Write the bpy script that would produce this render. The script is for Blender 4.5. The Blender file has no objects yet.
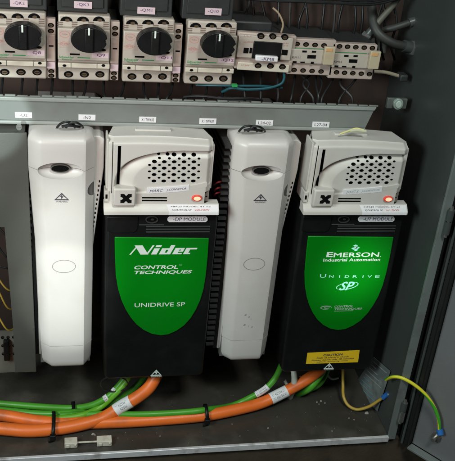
import bpy, bmesh, math, random
from mathutils import Vector, Matrix
random.seed(7)
S = 0.001                                   # everything is authored in millimetres
scene = bpy.context.scene
COL = scene.collection

# ------------------------------------------------------------------ camera
CR = [(0.9797612580643418, -0.1780422017945651, 0.09148142749389973),
      (-0.0035571611093965366, -0.47243376606243137, -0.8813589979621866),
      (0.2001380118843496, 0.8631959864736461, -0.46350562578545773)]
CP = Vector((-143.714, -631.263, 295.150))
FPX = 809.446
cam = bpy.data.objects.new('camera', bpy.data.cameras.new('camera'))
COL.objects.link(cam)
cam.matrix_world = Matrix(((CR[0][0], -CR[1][0], -CR[2][0], CP.x*S),
                           (CR[0][1], -CR[1][1], -CR[2][1], CP.y*S),
                           (CR[0][2], -CR[1][2], -CR[2][2], CP.z*S),
                           (0, 0, 0, 1)))
cam.data.sensor_fit = 'HORIZONTAL'; cam.data.sensor_width = 36
cam.data.lens = FPX/455*36
cam.data.clip_start = 0.01; cam.data.clip_end = 20
scene.camera = cam

def ray(px, py):
    a, b = (px-227.5)/FPX, (py-230.5)/FPX
    return Vector([CR[0][i]*a + CR[1][i]*b + CR[2][i] for i in range(3)])
def at(px, py, Y=0.0):                      # photo measurement -> (X, Z) on the plane at depth Y
    q = ray(px, py); p = CP + q*((Y-CP.y)/q.y); return (p.x, p.z)
def at3(px, py, Y=0.0):
    q = ray(px, py); return CP + q*((Y-CP.y)/q.y)
def onz(px, py, Z):
    q = ray(px, py); return CP + q*((Z-CP.z)/q.z)
def onx(px, py, X):
    q = ray(px, py); return CP + q*((X-CP.x)/q.x)

# ------------------------------------------------------------------ materials
MATS = {}
def mat(name, col, rough=.5, metal=0, var=.12, nscale=60, bump=.08, bscale=600, spec=.5, coat=0,
        dirt=None, dscale=25, damt=.4, emit=None, estr=0, stretch=None, rvar=.1):
    if name in MATS: return MATS[name]
    m = bpy.data.materials.new(name); m.use_nodes = True
    n = m.node_tree.nodes; l = m.node_tree.links
    b = n['Principled BSDF']
    tc = n.new('ShaderNodeTexCoord'); mp = n.new('ShaderNodeMapping')
    l.new(tc.outputs['Object'], mp.inputs[0])
    if stretch: mp.inputs['Scale'].default_value = stretch
    oi = n.new('ShaderNodeObjectInfo'); ad = n.new('ShaderNodeVectorMath'); ad.operation = 'ADD'
    sc_ = n.new('ShaderNodeMath'); sc_.operation = 'MULTIPLY'; sc_.inputs[1].default_value = 3.0
    l.new(oi.outputs['Random'], sc_.inputs[0]); l.new(mp.outputs[0], ad.inputs[0]); l.new(sc_.outputs[0], ad.inputs[1])
    def noise(s, d=4):
        t = n.new('ShaderNodeTexNoise'); t.inputs['Scale'].default_value = s; t.inputs['Detail'].default_value = d
        l.new(ad.outputs[0], t.inputs['Vector']); return t
    t = noise(nscale, 5)
    mx = n.new('ShaderNodeMix'); mx.data_type = 'RGBA'
    mx.inputs['A'].default_value = (*[c*(1-var) for c in col], 1)
    mx.inputs['B'].default_value = (*[min(1, c*(1+var)) for c in col], 1)
    l.new(t.outputs['Fac'], mx.inputs['Factor'])
    out = mx.outputs['Result']
    if dirt:
        d = noise(dscale, 8); cr = n.new('ShaderNodeValToRGB')
        cr.color_ramp.elements[0].position = .52; cr.color_ramp.elements[1].position = .72
        l.new(d.outputs['Fac'], cr.inputs[0])
        mu = n.new('ShaderNodeMath'); mu.operation = 'MULTIPLY'; mu.inputs[1].default_value = damt
        l.new(cr.outputs[0], mu.inputs[0])
        m2 = n.new('ShaderNodeMix'); m2.data_type = 'RGBA'; m2.inputs['B'].default_value = (*dirt, 1)
        l.new(mu.outputs[0], m2.inputs['Factor']); l.new(out, m2.inputs['A']); out = m2.outputs['Result']
    l.new(out, b.inputs['Base Color'])
    rr = n.new('ShaderNodeMapRange'); rr.inputs['To Min'].default_value = max(.02, rough-rvar); rr.inputs['To Max'].default_value = min(1, rough+rvar)
    l.new(noise(nscale*1.7, 6).outputs['Fac'], rr.inputs['Value']); l.new(rr.outputs[0], b.inputs['Roughness'])
    b.inputs['Metallic'].default_value = metal
    b.inputs['Specular IOR Level'].default_value = spec
    b.inputs['Coat Weight'].default_value = coat; b.inputs['Coat Roughness'].default_value = .12
    if bump:
        bp = n.new('ShaderNodeBump'); bp.inputs['Strength'].default_value = bump; bp.inputs['Distance'].default_value = .0006
        l.new(noise(bscale, 3).outputs['Fac'], bp.inputs['Height']); l.new(bp.outputs[0], b.inputs['Normal'])
    if emit:
        b.inputs['Emission Color'].default_value = (*emit, 1); b.inputs['Emission Strength'].default_value = estr
    MATS[name] = m; return m

WHITE = mat('white_plastic', (.55, .52, .485), .42, var=.05, nscale=30, bump=.1, bscale=1400, dirt=(.36, .30, .25), dscale=14, damt=.45)
WHITE2 = mat('filter_plastic', (.55, .52, .50), .38, var=.05, nscale=25, bump=.1, bscale=1400, dirt=(.38, .32, .28), dscale=12, damt=.42)
SEAM = mat('seam_dark', (.10, .095, .09), .7)
BLACK = mat('black_plastic', (.006, .0065, .0065), .40, var=.3, nscale=40, bump=.15, bscale=1500, dirt=(.016, .0155, .0145), dscale=26, damt=.5, spec=.28)
BLACKG = mat('vent_grey', (.035, .036, .036), .5)
VOID = mat('void_black', (.003, .003, .003), .9, spec=.1)  # black in place of shade inside holes and slots; also black windows
GREEN = mat('green_panel', (.001, .175, .006), .33, var=.10, nscale=12, bump=.03, bscale=800, coat=0, spec=.3, dirt=(.01, .12, .02), damt=.25)
PRINT = mat('white_print', (.66, .72, .68), .5, bump=0)
PRINTC = mat('cyan_print', (.35, .75, .66), .5, bump=0)
PRINTG = mat('grey_print', (.33, .38, .36), .5, bump=0)
INK = mat('dark_ink', (.05, .045, .06), .7, bump=0)
INKV = mat('violet_ink', (.07, .03, .10), .7, bump=0)
INKR = mat('red_ink', (.55, .10, .10), .7, bump=0)
INKG = mat('green_ink', (.02, .22, .07), .6, bump=0)
PINK = mat('faded_red_ink', (.50, .22, .20), .7, bump=0)
PAPER = mat('label_paper', (.72, .70, .72), .55, var=.05, bump=.05, dirt=(.5, .46, .44), dscale=90, damt=.3)
PAPERP = mat('pinkish_label', (.58, .44, .48), .55, var=.05, bump=.05)
BEIGE = mat('device_beige', (.43, .375, .325), .45, var=.07, nscale=50, bump=.1, bscale=1300, dirt=(.20, .14, .11), dscale=45, damt=.4)
BEIGEP = mat('device_pink', (.42, .335, .295), .5, var=.08, bump=.1, dirt=(.25, .14, .12), dscale=40, damt=.35)
CREAM = mat('device_cream', (.56, .50, .42), .42, var=.06, bump=.08, dirt=(.3, .23, .18), dscale=50, damt=.35)
TAB = mat('ochre_tab', (.46, .38, .27), .45, dirt=(.3, .2, .1), dscale=60)
TABO = mat('orange_tip', (.60, .33, .14), .45)
AUX = mat('dark_grey_plastic', (.022, .024, .024), .5, var=.2, bump=.1)
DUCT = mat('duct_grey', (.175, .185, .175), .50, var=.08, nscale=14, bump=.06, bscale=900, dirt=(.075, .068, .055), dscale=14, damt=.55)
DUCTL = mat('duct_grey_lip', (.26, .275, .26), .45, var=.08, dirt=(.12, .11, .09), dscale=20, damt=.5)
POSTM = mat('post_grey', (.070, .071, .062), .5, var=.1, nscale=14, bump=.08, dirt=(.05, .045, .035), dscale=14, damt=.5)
PLATE = mat('plate_brown', (.045, .027, .021), .6, var=.35, nscale=18, bump=.15, bscale=300, dirt=(.018, .014, .012), dscale=16, damt=.8)
WALL = mat('wall_paint', (.050, .058, .055), .36, var=.2, nscale=10, bump=.12, bscale=260, dirt=(.070, .076, .073), dscale=9, damt=.5, spec=.5)
FLOORM = mat('floor_metal', (.050, .044, .037), .36, var=.5, nscale=14, bump=.35, bscale=260, dirt=(.125, .11, .095), dscale=20, damt=.8, metal=.2, rvar=.2)
LIP = mat('lip_metal', (.74, .72, .74), .35, var=.25, nscale=30, dirt=(.12, .08, .06), dscale=60, damt=.7, metal=.35)
FLANGE = mat('flange_grey', (.17, .19, .185), .38, var=.15, nscale=20, dirt=(.08, .08, .08), dscale=40, damt=.6, metal=.2)
PLINTH = mat('plinth_brown', (.055, .040, .026), .7, var=.5, nscale=45, bump=.5, bscale=220, dirt=(.02, .015, .012), dscale=25, damt=.8)
DOORM = mat('door_paint', (.145, .145, .15), .40, var=.16, nscale=12, bump=.2, bscale=240, dirt=(.19, .185, .18), dscale=14, damt=.5)
RUBBER = mat('rubber_black', (.008, .008, .008), .5, bump=.2)
STEEL = mat('steel', (.50, .48, .44), .32, metal=.9, var=.15, dirt=(.15, .12, .1), dscale=300, damt=.5)
BRASS = mat('brass_screw', (.16, .11, .07), .4, metal=.6)
ORANGE = mat('orange_sheath', (.80, .155, .022), .42, var=.10, nscale=40, bump=.15, bscale=500, dirt=(.30, .08, .03), dscale=45, damt=.6)
GCAB = mat('green_sheath', (.065, .30, .020), .40, var=.15, nscale=40, bump=.1, dirt=(.05, .14, .02), dscale=35, damt=.45)
GCAB2 = mat('yellow_green_sheath', (.12, .36, .02), .40, var=.15, nscale=40, bump=.1, dirt=(.08, .18, .02), dscale=35, damt=.45)
WCAB = mat('white_sheath', (.48, .48, .42), .45, dirt=(.25, .22, .18))
BWIRE = mat('black_wire', (.007, .007, .008), .45)
GWIRE = mat('grey_conduit', (.032, .032, .030), .55, dirt=(.03, .03, .03))
TWIRE = mat('teal_wire', (.01, .07, .09), .4)
YWIRE = mat('yellow_wire', (.42, .27, .04), .45, dirt=(.2, .14, .03))
YEL = mat('yellow_label', (.78, .50, .015), .5, var=.05, bump=.04)
BLUE = mat('blue_lug', (.02, .13, .42), .4)
REDW = mat('red_wire', (.20, .015, .015), .4)
LEDM = mat('lamp_glow', (.9, .4, .3), .4, emit=(1, .36, .20), estr=1.35, bump=0)
LEDR = mat('lamp_ring', (.62, .07, .05), .35, emit=(1, .05, .02), estr=.12, bump=0)
GLASSP = mat('clear_film', (.16, .18, .18), .25, dirt=(.38, .42, .40), dscale=50, damt=.6, spec=.8)
CREAMCLIP = mat('clip_cream', (.55, .50, .42), .5, dirt=(.3, .24, .18), dscale=150, damt=.6)
CRUMB = mat('crumbs', (.30, .27, .23), .8)

def stripe_mat():                           # green and yellow earth wire, the two colours twisting round it
    m = bpy.data.materials.new('earth_wire'); m.use_nodes = True
    n = m.node_tree.nodes; l = m.node_tree.links; b = n['Principled BSDF']
    uv = n.new('ShaderNodeUVMap'); uv.uv_map = 'tube'
    sx = n.new('ShaderNodeSeparateXYZ'); l.new(uv.outputs[0], sx.inputs[0])
    ma = n.new('ShaderNodeMath'); ma.operation = 'MULTIPLY_ADD'; ma.inputs[1].default_value = .35
    l.new(sx.outputs['Y'], ma.inputs[0]); l.new(sx.outputs['X'], ma.inputs[2])
    fr = n.new('ShaderNodeMath'); fr.operation = 'FRACT'; l.new(ma.outputs[0], fr.inputs[0])
    gt = n.new('ShaderNodeMath'); gt.operation = 'GREATER_THAN'; gt.inputs[1].default_value = .42; l.new(fr.outputs[0], gt.inputs[0])
    mx = n.new('ShaderNodeMix'); mx.data_type = 'RGBA'
    mx.inputs['A'].default_value = (.05, .32, .02, 1); mx.inputs['B'].default_value = (.66, .60, .03, 1)
    l.new(gt.outputs[0], mx.inputs['Factor']); l.new(mx.outputs['Result'], b.inputs['Base Color'])
    b.inputs['Roughness'].default_value = .38
    return m
EARTH = stripe_mat()

# ------------------------------------------------------------------ mesh building
class MB:
    def __init__(s): s.bm = bmesh.new(); s.mats = []; s.uv = None
    def mi(s, m):
        if m not in s.mats: s.mats.append(m)
        return s.mats.index(m)
    def face(s, vs, m):
        try: f = s.bm.faces.new(vs)
        except ValueError: return None
        f.material_index = s.mi(m); return f
    def prism(s, pts, a0, a1, m, axis='y', map=None):
        """closed outline pts extruded from a0 to a1; axis y: pts=(x,z); x: pts=(y,z); z: pts=(x,y)"""
        def P(p, a):
            v = {'y': (p[0], a, p[1]), 'x': (a, p[0], p[1]), 'z': (p[0], p[1], a)}[axis]
            return map(v) if map else v
        A = [s.bm.verts.new(P(p, a0)) for p in pts]; B = [s.bm.verts.new(P(p, a1)) for p in pts]
        s.face(A, m); s.face(B[::-1], m); n = len(pts)
        for i in range(n): s.face([A[i], B[i], B[(i+1) % n], A[(i+1) % n]], m)
        return s
    def box(s, x0, x1, y0, y1, z0, z1, m, map=None):
        return s.prism([(x0, z0), (x1, z0), (x1, z1), (x0, z1)], y0, y1, m, map=map)
    def pxbox(s, px0, py0, px1, py1, y0, y1, m):   # rectangle measured in the photo on the plane y0
        a = at(px0, py0, y0); b = at(px1, py1, y0); c = at(px1, py0, y0); d = at(px0, py1, y0)
        x0 = (a[0]+d[0])/2; x1 = (b[0]+c[0])/2; z1 = (a[1]+c[1])/2; z0 = (b[1]+d[1])/2
        return s.box(x0, x1, y0, y1, z0, z1, m)
    def ell(s, cx, cz, rx, rz, y0, y1, m, n=28, a0=0):
        return s.prism([(cx+rx*math.cos(a0+2*math.pi*i/n), cz+rz*math.sin(a0+2*math.pi*i/n)) for i in range(n)], y0, y1, m)
    def ring(s, cx, cz, rx, rz, w, y0, y1, m, n=40):
        o = []; i_ = []
        L = [[s.bm.verts.new((cx+(rx-k*w)*math.cos(2*math.pi*i/n), y, cz+(rz-k*w)*math.sin(2*math.pi*i/n))) for i in range(n)] for k in (0, 1) for y in (y0, y1)]
        for i in range(n):
            j = (i+1) % n
            for a, b in ((0, 1), (1, 3), (3, 2), (2, 0)): s.face([L[a][i], L[a][j], L[b][j], L[b][i]], m)
        return s
    def loft(s, rings, m, cap=True):
        R = [[s.bm.verts.new(p) for p in r] for r in rings]; n = len(R[0])
        for a, b in zip(R, R[1:]):
            for i in range(n): s.face([a[i], a[(i+1) % n], b[(i+1) % n], b[i]], m)
        if cap: s.face(R[0][::-1], m); s.face(R[-1], m)
        return s
    def tube(s, pts, r, m, n=10, sub=6, cap=True, radii=None):
        P = [Vector(p) for p in pts]; Q = []
        if len(P) > 2 and sub > 1:
            E = [P[0]*2-P[1]]+P+[P[-1]*2-P[-2]]
            for i in range(1, len(E)-2):
                for k in range(sub):
                    t = k/sub; a, b, c, d = E[i-1], E[i], E[i+1], E[i+2]
                    Q.append(.5*((2*b)+(c-a)*t+(2*a-5*b+4*c-d)*t*t+(3*b-a-3*c+d)*t**3))
            Q.append(P[-1])
        else: Q = P
        if s.uv is None: s.uv = s.bm.loops.layers.uv.new('tube')
        T = (Q[1]-Q[0]).normalized(); N = T.orthogonal().normalized(); L = []; dist = 0; D = []
        for i, q in enumerate(Q):
            T2 = (Q[min(i+1, len(Q)-1)]-Q[max(i-1, 0)]).normalized()
            N = (N-T2*N.dot(T2)).normalized(); B = T2.cross(N)
            if i: dist += (q-Q[i-1]).length
            D.append(dist)
            rr = radii[min(int(i/sub), len(radii)-1)] if radii else r
            L.append([s.bm.verts.new(q+(N*math.cos(2*math.pi*k/n)+B*math.sin(2*math.pi*k/n))*rr) for k in range(n)])
        for i in range(len(L)-1):
            for k in range(n):
                f = s.face([L[i][k], L[i][(k+1) % n], L[i+1][(k+1) % n], L[i+1][k]], m)
                if f:
                    for lp, (u, v) in zip(f.loops, ((k/n, D[i]), ((k+1)/n, D[i]), ((k+1)/n, D[i+1]), (k/n, D[i+1]))):
                        lp[s.uv].uv = (u, v*.03)
        if cap: s.face(L[0][::-1], m); s.face(L[-1], m)
        s.last = Q
        return s
    def blob(s, c, r, m, n=8, seed=0):
        rnd = random.Random(seed); rings = []
        for i in range(1, 5):
            t = math.pi*i/5
            rings.append([(c[0]+r[0]*math.sin(t)*math.cos(2*math.pi*k/n)*rnd.uniform(.7, 1.2), c[1]+r[1]*math.sin(t)*math.sin(2*math.pi*k/n)*rnd.uniform(.7, 1.2), c[2]+r[2]*math.cos(t)) for k in range(n)])
        return s.loft(rings, m)
    def text(s, body, box, y, m, bold=0, shear=0, map=None, thick=.12):
        """lettering on a plane facing the viewer, fitted to box=(x0,z0,x1,z1)"""
        cu = bpy.data.curves.new('t', 'FONT'); cu.body = body; cu.size = 1; cu.offset = bold; cu.resolution_u = 3
        o = bpy.data.objects.new('t', cu); COL.objects.link(o)
        bpy.context.view_layer.update()
        me = o.to_mesh()
        V = [v.co.copy() for v in me.vertices]; F = [tuple(p.vertices) for p in me.polygons]
        o.to_mesh_clear(); bpy.data.objects.remove(o); bpy.data.curves.remove(cu)
        if not V: return s
        for v in V: v.x += shear*v.y
        x0, x1 = min(v.x for v in V), max(v.x for v in V); y0, y1 = min(v.y for v in V), max(v.y for v in V)
        sx = (box[2]-box[0])/(x1-x0); sz = (box[3]-box[1])/(y1-y0)
        def P(v):
            p = (box[0]+(v.x-x0)*sx, y-thick, box[1]+(v.y-y0)*sz)
            return map(p) if map else p
        W = [s.bm.verts.new(P(v)) for v in V]
        for f in F: s.face([W[i] for i in f], m)
        return s
    def pxtext(s, body, px0, py0, px1, py1, y, m, **k):
        a = at(px0, py1, y); b = at(px1, py0, y); c = at(px1, py1, y); d = at(px0, py0, y)
        return s.text(body, ((a[0]+d[0])/2, (a[1]+c[1])/2, (b[0]+c[0])/2, (b[1]+d[1])/2), y, m, **k)
    def build(s, name, parent=None, bevel=0, smooth=35, kind=None, label=None, noweld=False):
        if not noweld: bmesh.ops.remove_doubles(s.bm, verts=s.bm.verts, dist=1e-5)
        bmesh.ops.recalc_face_normals(s.bm, faces=s.bm.faces)
        o_ = Vector((0, 0, 0)); r = parent
        while r is not None:
            o_ += Vector(r.location)/S; r = r.parent
        for v in s.bm.verts: v.co = (v.co-o_)*S
        me = bpy.data.meshes.new(name); s.bm.to_mesh(me); s.bm.free()
        for m in s.mats: me.materials.append(m)
        for p in me.polygons: p.use_smooth = True
        me.set_sharp_from_angle(angle=math.radians(smooth))
        ob = bpy.data.objects.new(name, me); COL.objects.link(ob); ob.parent = parent
        if bevel:
            b = ob.modifiers.new('bevel', 'BEVEL'); b.width = bevel*S; b.segments = 3; b.limit_method = 'ANGLE'; b.angle_limit = math.radians(35)
            b.use_clamp_overlap = True
        if kind: ob['kind'] = kind
        if label: ob['label'] = label
        return ob

def boolean(ob, cut_mb):
    c = cut_mb.build('cut', ob.parent)
    m = ob.modifiers.new('b', 'BOOLEAN'); m.operation = 'DIFFERENCE'; m.object = c; m.solver = 'EXACT'; m.material_mode = 'TRANSFER'
    dg = bpy.context.evaluated_depsgraph_get(); dg.update()
    me = bpy.data.meshes.new_from_object(ob.evaluated_get(dg))
    ob.modifiers.clear(); old = ob.data; ob.data = me; bpy.data.meshes.remove(old); me.name = ob.name
    me2 = c.data; bpy.data.objects.remove(c); bpy.data.meshes.remove(me2)
    for p in me.polygons: p.use_smooth = True
    me.set_sharp_from_angle(angle=math.radians(35))
    return ob

def thing(name, label, cat, loc, group=None):
    o = bpy.data.objects.new(name, None); COL.objects.link(o)
    o.empty_display_size = .01
    o.location = Vector(loc)*S; o['label'] = label; o['category'] = cat
    if group: o['group'] = group
    return o
def tag(o, label, cat, group=None, kind=None):
    o['label'] = label; o['category'] = cat
    if group: o['group'] = group
    if kind: o['kind'] = kind
    return o
def copy_tree(o, parent=None, dx=0, label=None):
    c = o.copy(); COL.objects.link(c); c.parent = parent
    if parent is None: c.location.x += dx*S
    if label: c['label'] = label
    for ch in [k for k in COL.objects if k.parent == o]: copy_tree(ch, c)
    return c

# ------------------------------------------------------------------ the enclosure
ZF = -264.6
MB().box(-420, 186, -38, 128, ZF-4, ZF, FLOORM).build('floor', kind='structure')
MB().box(-420, 186, -41.5, -38.2, ZF-6.0, ZF+.8, LIP).build('floor_edge', kind='structure', bevel=.6)
MB().box(-420, 330, -37.5, -30, ZF-120, ZF-5.4, PLINTH).build('plinth', kind='structure')
MB().box(-420, 186, 130, 134, ZF-4, 420, PLATE).build('back_wall', kind='structure')
w = MB()
w.box(186.2, 190, -37.5, 130, ZF-4, 420, WALL)
w.build('side_wall', kind='structure')
f = MB(); f.box(185, 193.2, -41, -38, ZF-3.2, 420, FLANGE)
f.box(193.4, 206, -34, -30, ZF-4, 420, RUBBER)
f.build('door_frame', kind='structure', bevel=.5)

# the open door at the right, hinged on the frame
u = Vector((0.60, -0.80, 0)); nrm = Vector((-0.80, -0.60, 0)); B0 = Vector((207.5, -46, 0))
def dmap(v):        # door space: x along the door, y out of its inner face, z up
    p = B0 + u*v[0] - nrm*v[1]; return (p.x, p.y, v[2])
door = thing('cabinet_door', 'dark grey steel cabinet door swung open at the right edge', 'door', (200, -42, ZF-6))
MB().box(0, 240, 6, 8, ZF-8, 420, DOORM, map=dmap).build('door_panel', door, bevel=.4)
d = MB(); d.box(-11, -.4, -3, 14, ZF-8, 420, RUBBER, map=dmap)
d.build('return_edge', door, bevel=1)
d = MB(); d.tube([dmap((-6.5, -4.4, ZF-6)), dmap((-6.5, -4.4, 420))], 1.3, WALL, n=8, sub=1); d.build('gasket', door)
d = MB(); d.box(0, 240, -3, 5.6, ZF-11, ZF-8.4, FLANGE, map=dmap); d.build('bottom_lip', door, bevel=.4)
for (hx, hy) in ((403, 411), (449, 221)):
    p = at3(hx, hy, -44)
    h = MB(); h.tube([(p.x, p.y, p.z-13), (p.x, p.y, p.z-1)], 3.0, STEEL if hy > 300 else WALL, n=14, sub=1)
    h.tube([(p.x, p.y, p.z+.4), (p.x, p.y, p.z+11)], 3.0, WALL, n=14, sub=1)
    h.tube([(p.x, p.y, p.z-16), (p.x, p.y, p.z+14)], 1.5, STEEL, n=10, sub=1)
    h.build('hinge', door)
# stray screw heads on door edge
stud = MB()
# bolt the earth strap fixes to, on the door panel
def on_door(px, py, off=0):
    q = ray(px, py); t = ((B0-nrm*(6-off))-CP).dot(nrm)/q.dot(nrm); return CP+q*t
pb = on_door(436, 437, 2)
stud.tube([pb+nrm*-2, pb+nrm*1.2], 5.2, STEEL, n=6, sub=1)
stud.tube([pb+nrm*1.2, pb+nrm*7], 2.2, STEEL, n=10, sub=1)
stud.build('earth_bolt', door)

# ------------------------------------------------------------------ wiring ducts
duct = thing('wiring_duct', 'long grey slotted cable duct running across above the drives', 'cable duct', (-30, 26, 44))
DY = 26; zt = 67.5; zb = 44.0; xr = 134.5
b = MB()
b.prism([(-330, zb+3.2), (127, zb+3.2), (132.2, zt-3.4), (-330, zt-3.4)], DY+.6, DY+3, DUCT)
b.build('cover', duct, bevel=.3)
b = MB(); b.prism([(-330, zt-3.3), (132.5, zt-3.3), (134, zt), (-330, zt)], DY-.8, DY+4, DUCTL); b.build('top_rim', duct, bevel=.7)
b = MB(); b.prism([(-330, zb), (125.5, zb), (127.2, zb+3.1), (-330, zb+3.1)], DY-1.0, DY+4, DUCTL); b.build('bottom_rim', duct, bevel=.9)
b = MB(); x = -328
rt = random.Random(3)
while x < 128:
    wd = 8.4; b.box(x, x+wd, DY+1, DY+3, zt+.1, zt+rt.choice([.9, 1.2, 1.6]), DUCT); x += 9.9
b.build('teeth', duct, bevel=.3)
txt = ['-U2', '-N2', 'X1 TWK05', 'X1 TWK07', 'L24-02', 'L27-04']
for i, (px, py) in enumerate(((23.5, 115), (87, 117.4), (147.7, 119.6), (207.8, 121.2), (264.5, 122.8), (320.8, 124.6))):
    g = MB(); g.pxbox(px-8.5, py-2.7, px+8.5, py+2.9, DY+.25, DY+.6, PAPER)
    lb = g.build('marker_label', duct)
    g = MB()
    hw = 4 if i < 2 else 6.2
    g.pxtext(txt[i], px-hw, py-1.2, px+hw, py+1.6, DY+.25, INK); g.build('lettering', lb)

post = thing('vertical_duct', 'upright grey cable duct standing left of the white filter', 'cable duct', (-181, 10, -203))
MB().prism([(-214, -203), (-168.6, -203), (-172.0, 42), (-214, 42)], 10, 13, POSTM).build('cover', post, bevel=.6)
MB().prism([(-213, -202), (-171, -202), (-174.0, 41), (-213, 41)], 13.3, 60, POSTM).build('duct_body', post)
# opening cut: keep only the strip; the part left of it is a hole onto wires
post_ch = [c for c in COL.objects if c.parent == post]
for c in post_ch:
    cm = MB(); cm.prism([(-240, -300), (-188.2, -300), (-188.6, -150), (-192.6, -45), (-240, -45)], -20, 90, VOID)
    boolean(c, cm)
sc = MB(); p = at(19, 127, 9); sc.ell(p[0], p[1], 2.2, 2.6, 8.2, 9.9, STEEL); sc.box(p[0]-1.6, p[0]+1.6, 8.0, 8.3, p[1]-.3, p[1]+.3, SEAM)
sc.build('screw', post)
pp = MB(); a = at(-12, 332, 50); b_ = at(17, 372, 50)
pp.box(a[0], b_[0]+3, 50, 52, b_[1], a[1], mat('galv', (.22, .215, .19), .45, metal=.3, dirt=(.1, .08, .06), damt=.6))
po = pp.build('perforated_plate')
cut = MB()
for k in range(9):
    for j in range(3): cut.ell(a[0]+3+k*5.3, a[1]-7-j*10, 1.7, 2.0, 40, 60, VOID, n=12)
boolean(po, cut)
tag(po, 'small perforated metal plate at the far left edge below the yellow wires', 'plate')
cb = MB(); q0 = at3(6, 335, 44); cb.box(q0.x-3, q0.x+2.5, 44, 49.6, q0.z-32, q0.z-8, BLACK)
tag(cb.build('cable_clamp', bevel=1), 'black clamp on the perforated plate at the left edge', 'clamp')
for i in range(6):
    rr = random.Random(i); y0 = 205+i*18
    y_ = MB(); y_.tube([at3(-14, y0+rr.uniform(-6, 6), 45), at3(-2, y0+18+rr.uniform(-6, 6), 40), at3(8, y0+32+rr.uniform(-5, 5), 36), at3(20, y0+30, 48)], .85, YWIRE if i > 2 else BWIRE, n=8)
    tag(y_.build('loose_wire'), ('thin ochre wire' if i > 2 else 'thin black wire')+' crossing the gap at the far left edge', 'wire', ('ochre' if i > 2 else 'black')+' wires in the left gap')

# ------------------------------------------------------------------ filters (white columns)
FZ = 13.0
def xl(z):   # outer left edge, tapering a little downwards
    return -171.4+(13-z)/70*4.2 if z > -57 and z < 13 else (-171.4 if z >= 13 else -167.2+(-57-z)/108*2.2)
def sec(z, ins=0, yo=0):
    a = xl(z)+ins; fl = a+10.3-ins*.3; fr = -125.4; r = -116.6-ins
    return [(a, 40, z), (a, 10+yo, z), (a+.8, 8.4+yo, z), (fl-1.2, .5+yo, z), (fl+1.4, yo, z), (fr-1.4, yo, z), (fr+1.2, .5+yo, z), (r-.8, 8.4+yo, z), (r, 10+yo, z), (r, 40, z)]
def make_filter():
    t = thing('power_filter', 'x', 'filter unit', (-144, 20, -193), 'white filter columns beside the drives')
    up = MB(); up.loft([sec(z, i, y) for z, i, y in ((FZ+.25, 0, 0), (20, 0, 0), (30, 0, 0), (36.5, 0, 0), (38.4, .2, .4), (40.6, .9, 1.8), (42.2, 2.4, 4.2), (43.2, 4.4, 8), (43.7, 6.8, 13), (43.8, 8.6, 18))], WHITE2)
    up = up.build('upper_cover', t)
    lo = MB(); lo.loft([sec(z, i, y) for z, i, y in ((-166.0, 0, 0), (-140, 0, 0), (-100, 0, 0), (-57, 0, 0), (-30, 0, 0), (0, 0, 0), (FZ-.25, 0, 0))], WHITE2)
    lo = lo.build('lower_cover', t)
    cp = MB(); cp.loft([sec(z, i, y) for z, i, y in ((-193, 4.5, 5), (-190.5, 2.4, 1.6), (-188, 1.2, .5), (-184, .6, 0), (-166.5, 0, 0))], WHITE2)
    cp.build('end_cap', t)
    ec = at(60.3, 171.2, 0)
    for o in (up, lo):
        c = MB(); rings = []
        for k in range(1, 12):
            th = math.pi*k/12
            rings.append([(ec[0]+19.2*math.sin(th)*math.cos(2*math.pi*i/32), -8*math.cos(th)-.1, ec[1]+7.6*math.sin(th)*math.sin(2*math.pi*i/32)) for i in range(32)])
        c.loft(rings, WHITE2); boolean(o, c)
    # notch in the right bevel, cut walls coloured dark in place of shade
    nt = at(91.5, 189.5, 6)
    c = MB(); c.ell(nt[0]+2.5, nt[1], 6.0, 6.4, -10, 14, SEAM); boolean(lo, c)
    e = MB(); e.ell(ec[0], ec[1]+.6, 7.4, 3.3, 4.2, 9.5, VOID, n=32); e.build('latch_hole', t)
    e = MB(); e.ring(ec[0], ec[1]+.6, 8.0, 3.9, .8, 3.8, 9.5, SEAM); e.build('latch_rim', t)
    bk = MB(); bk.box(xl(-100)+2.2, -118.0, 8, 38, -190, 36, SEAM); bk.build('inner_frame', t)
    cc = at(64, 266.4, 0)
    r = MB(); r.ring(cc[0], cc[1], 10.3, 6.7, .5, -.12, .3, mat('engraving', (.22, .20, .19), .6)); r.build('round_plug', t)
    # warning triangle with spark
    tr = MB(); tx, tz = at(61.7, 196.5, 0); warn(tr, tx, tz, 6.4, 7.0, 0, INK); tr.pxtext('WARNING', 56, 200.6, 67.6, 202.4, 0, INK); tr.build('warning_symbol', t)
    # rear housing, beige, wider on the right, edge slanted to imitate a shadow line
    h = MB(); h.prism([(-166, -186), (-119, -186), (-119, -92), (-108.4, 10), (-108.4, 36), (-112, 39), (-166, 39)], 15, 128, WHITE2); h.build('rear_housing', t, bevel=1)
    v = MB()
    for k in range(17): v.box(-112.4-k*.46, -111.2-k*.46, 14.8, 60, -4-k*4.4, -1.8-k*4.4, VOID)
    v.build('side_vents', t)
    hs = MB(); hs.box(-170, -166.2, 16, 124, -186, 34, BLACK)
    for k in range(34): hs.box(-177.5, -170, 14, 120, 30-k*6.4, 32.4-k*6.4, BLACKG)
    hs.build('heat_sink', t)
    return t

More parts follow.
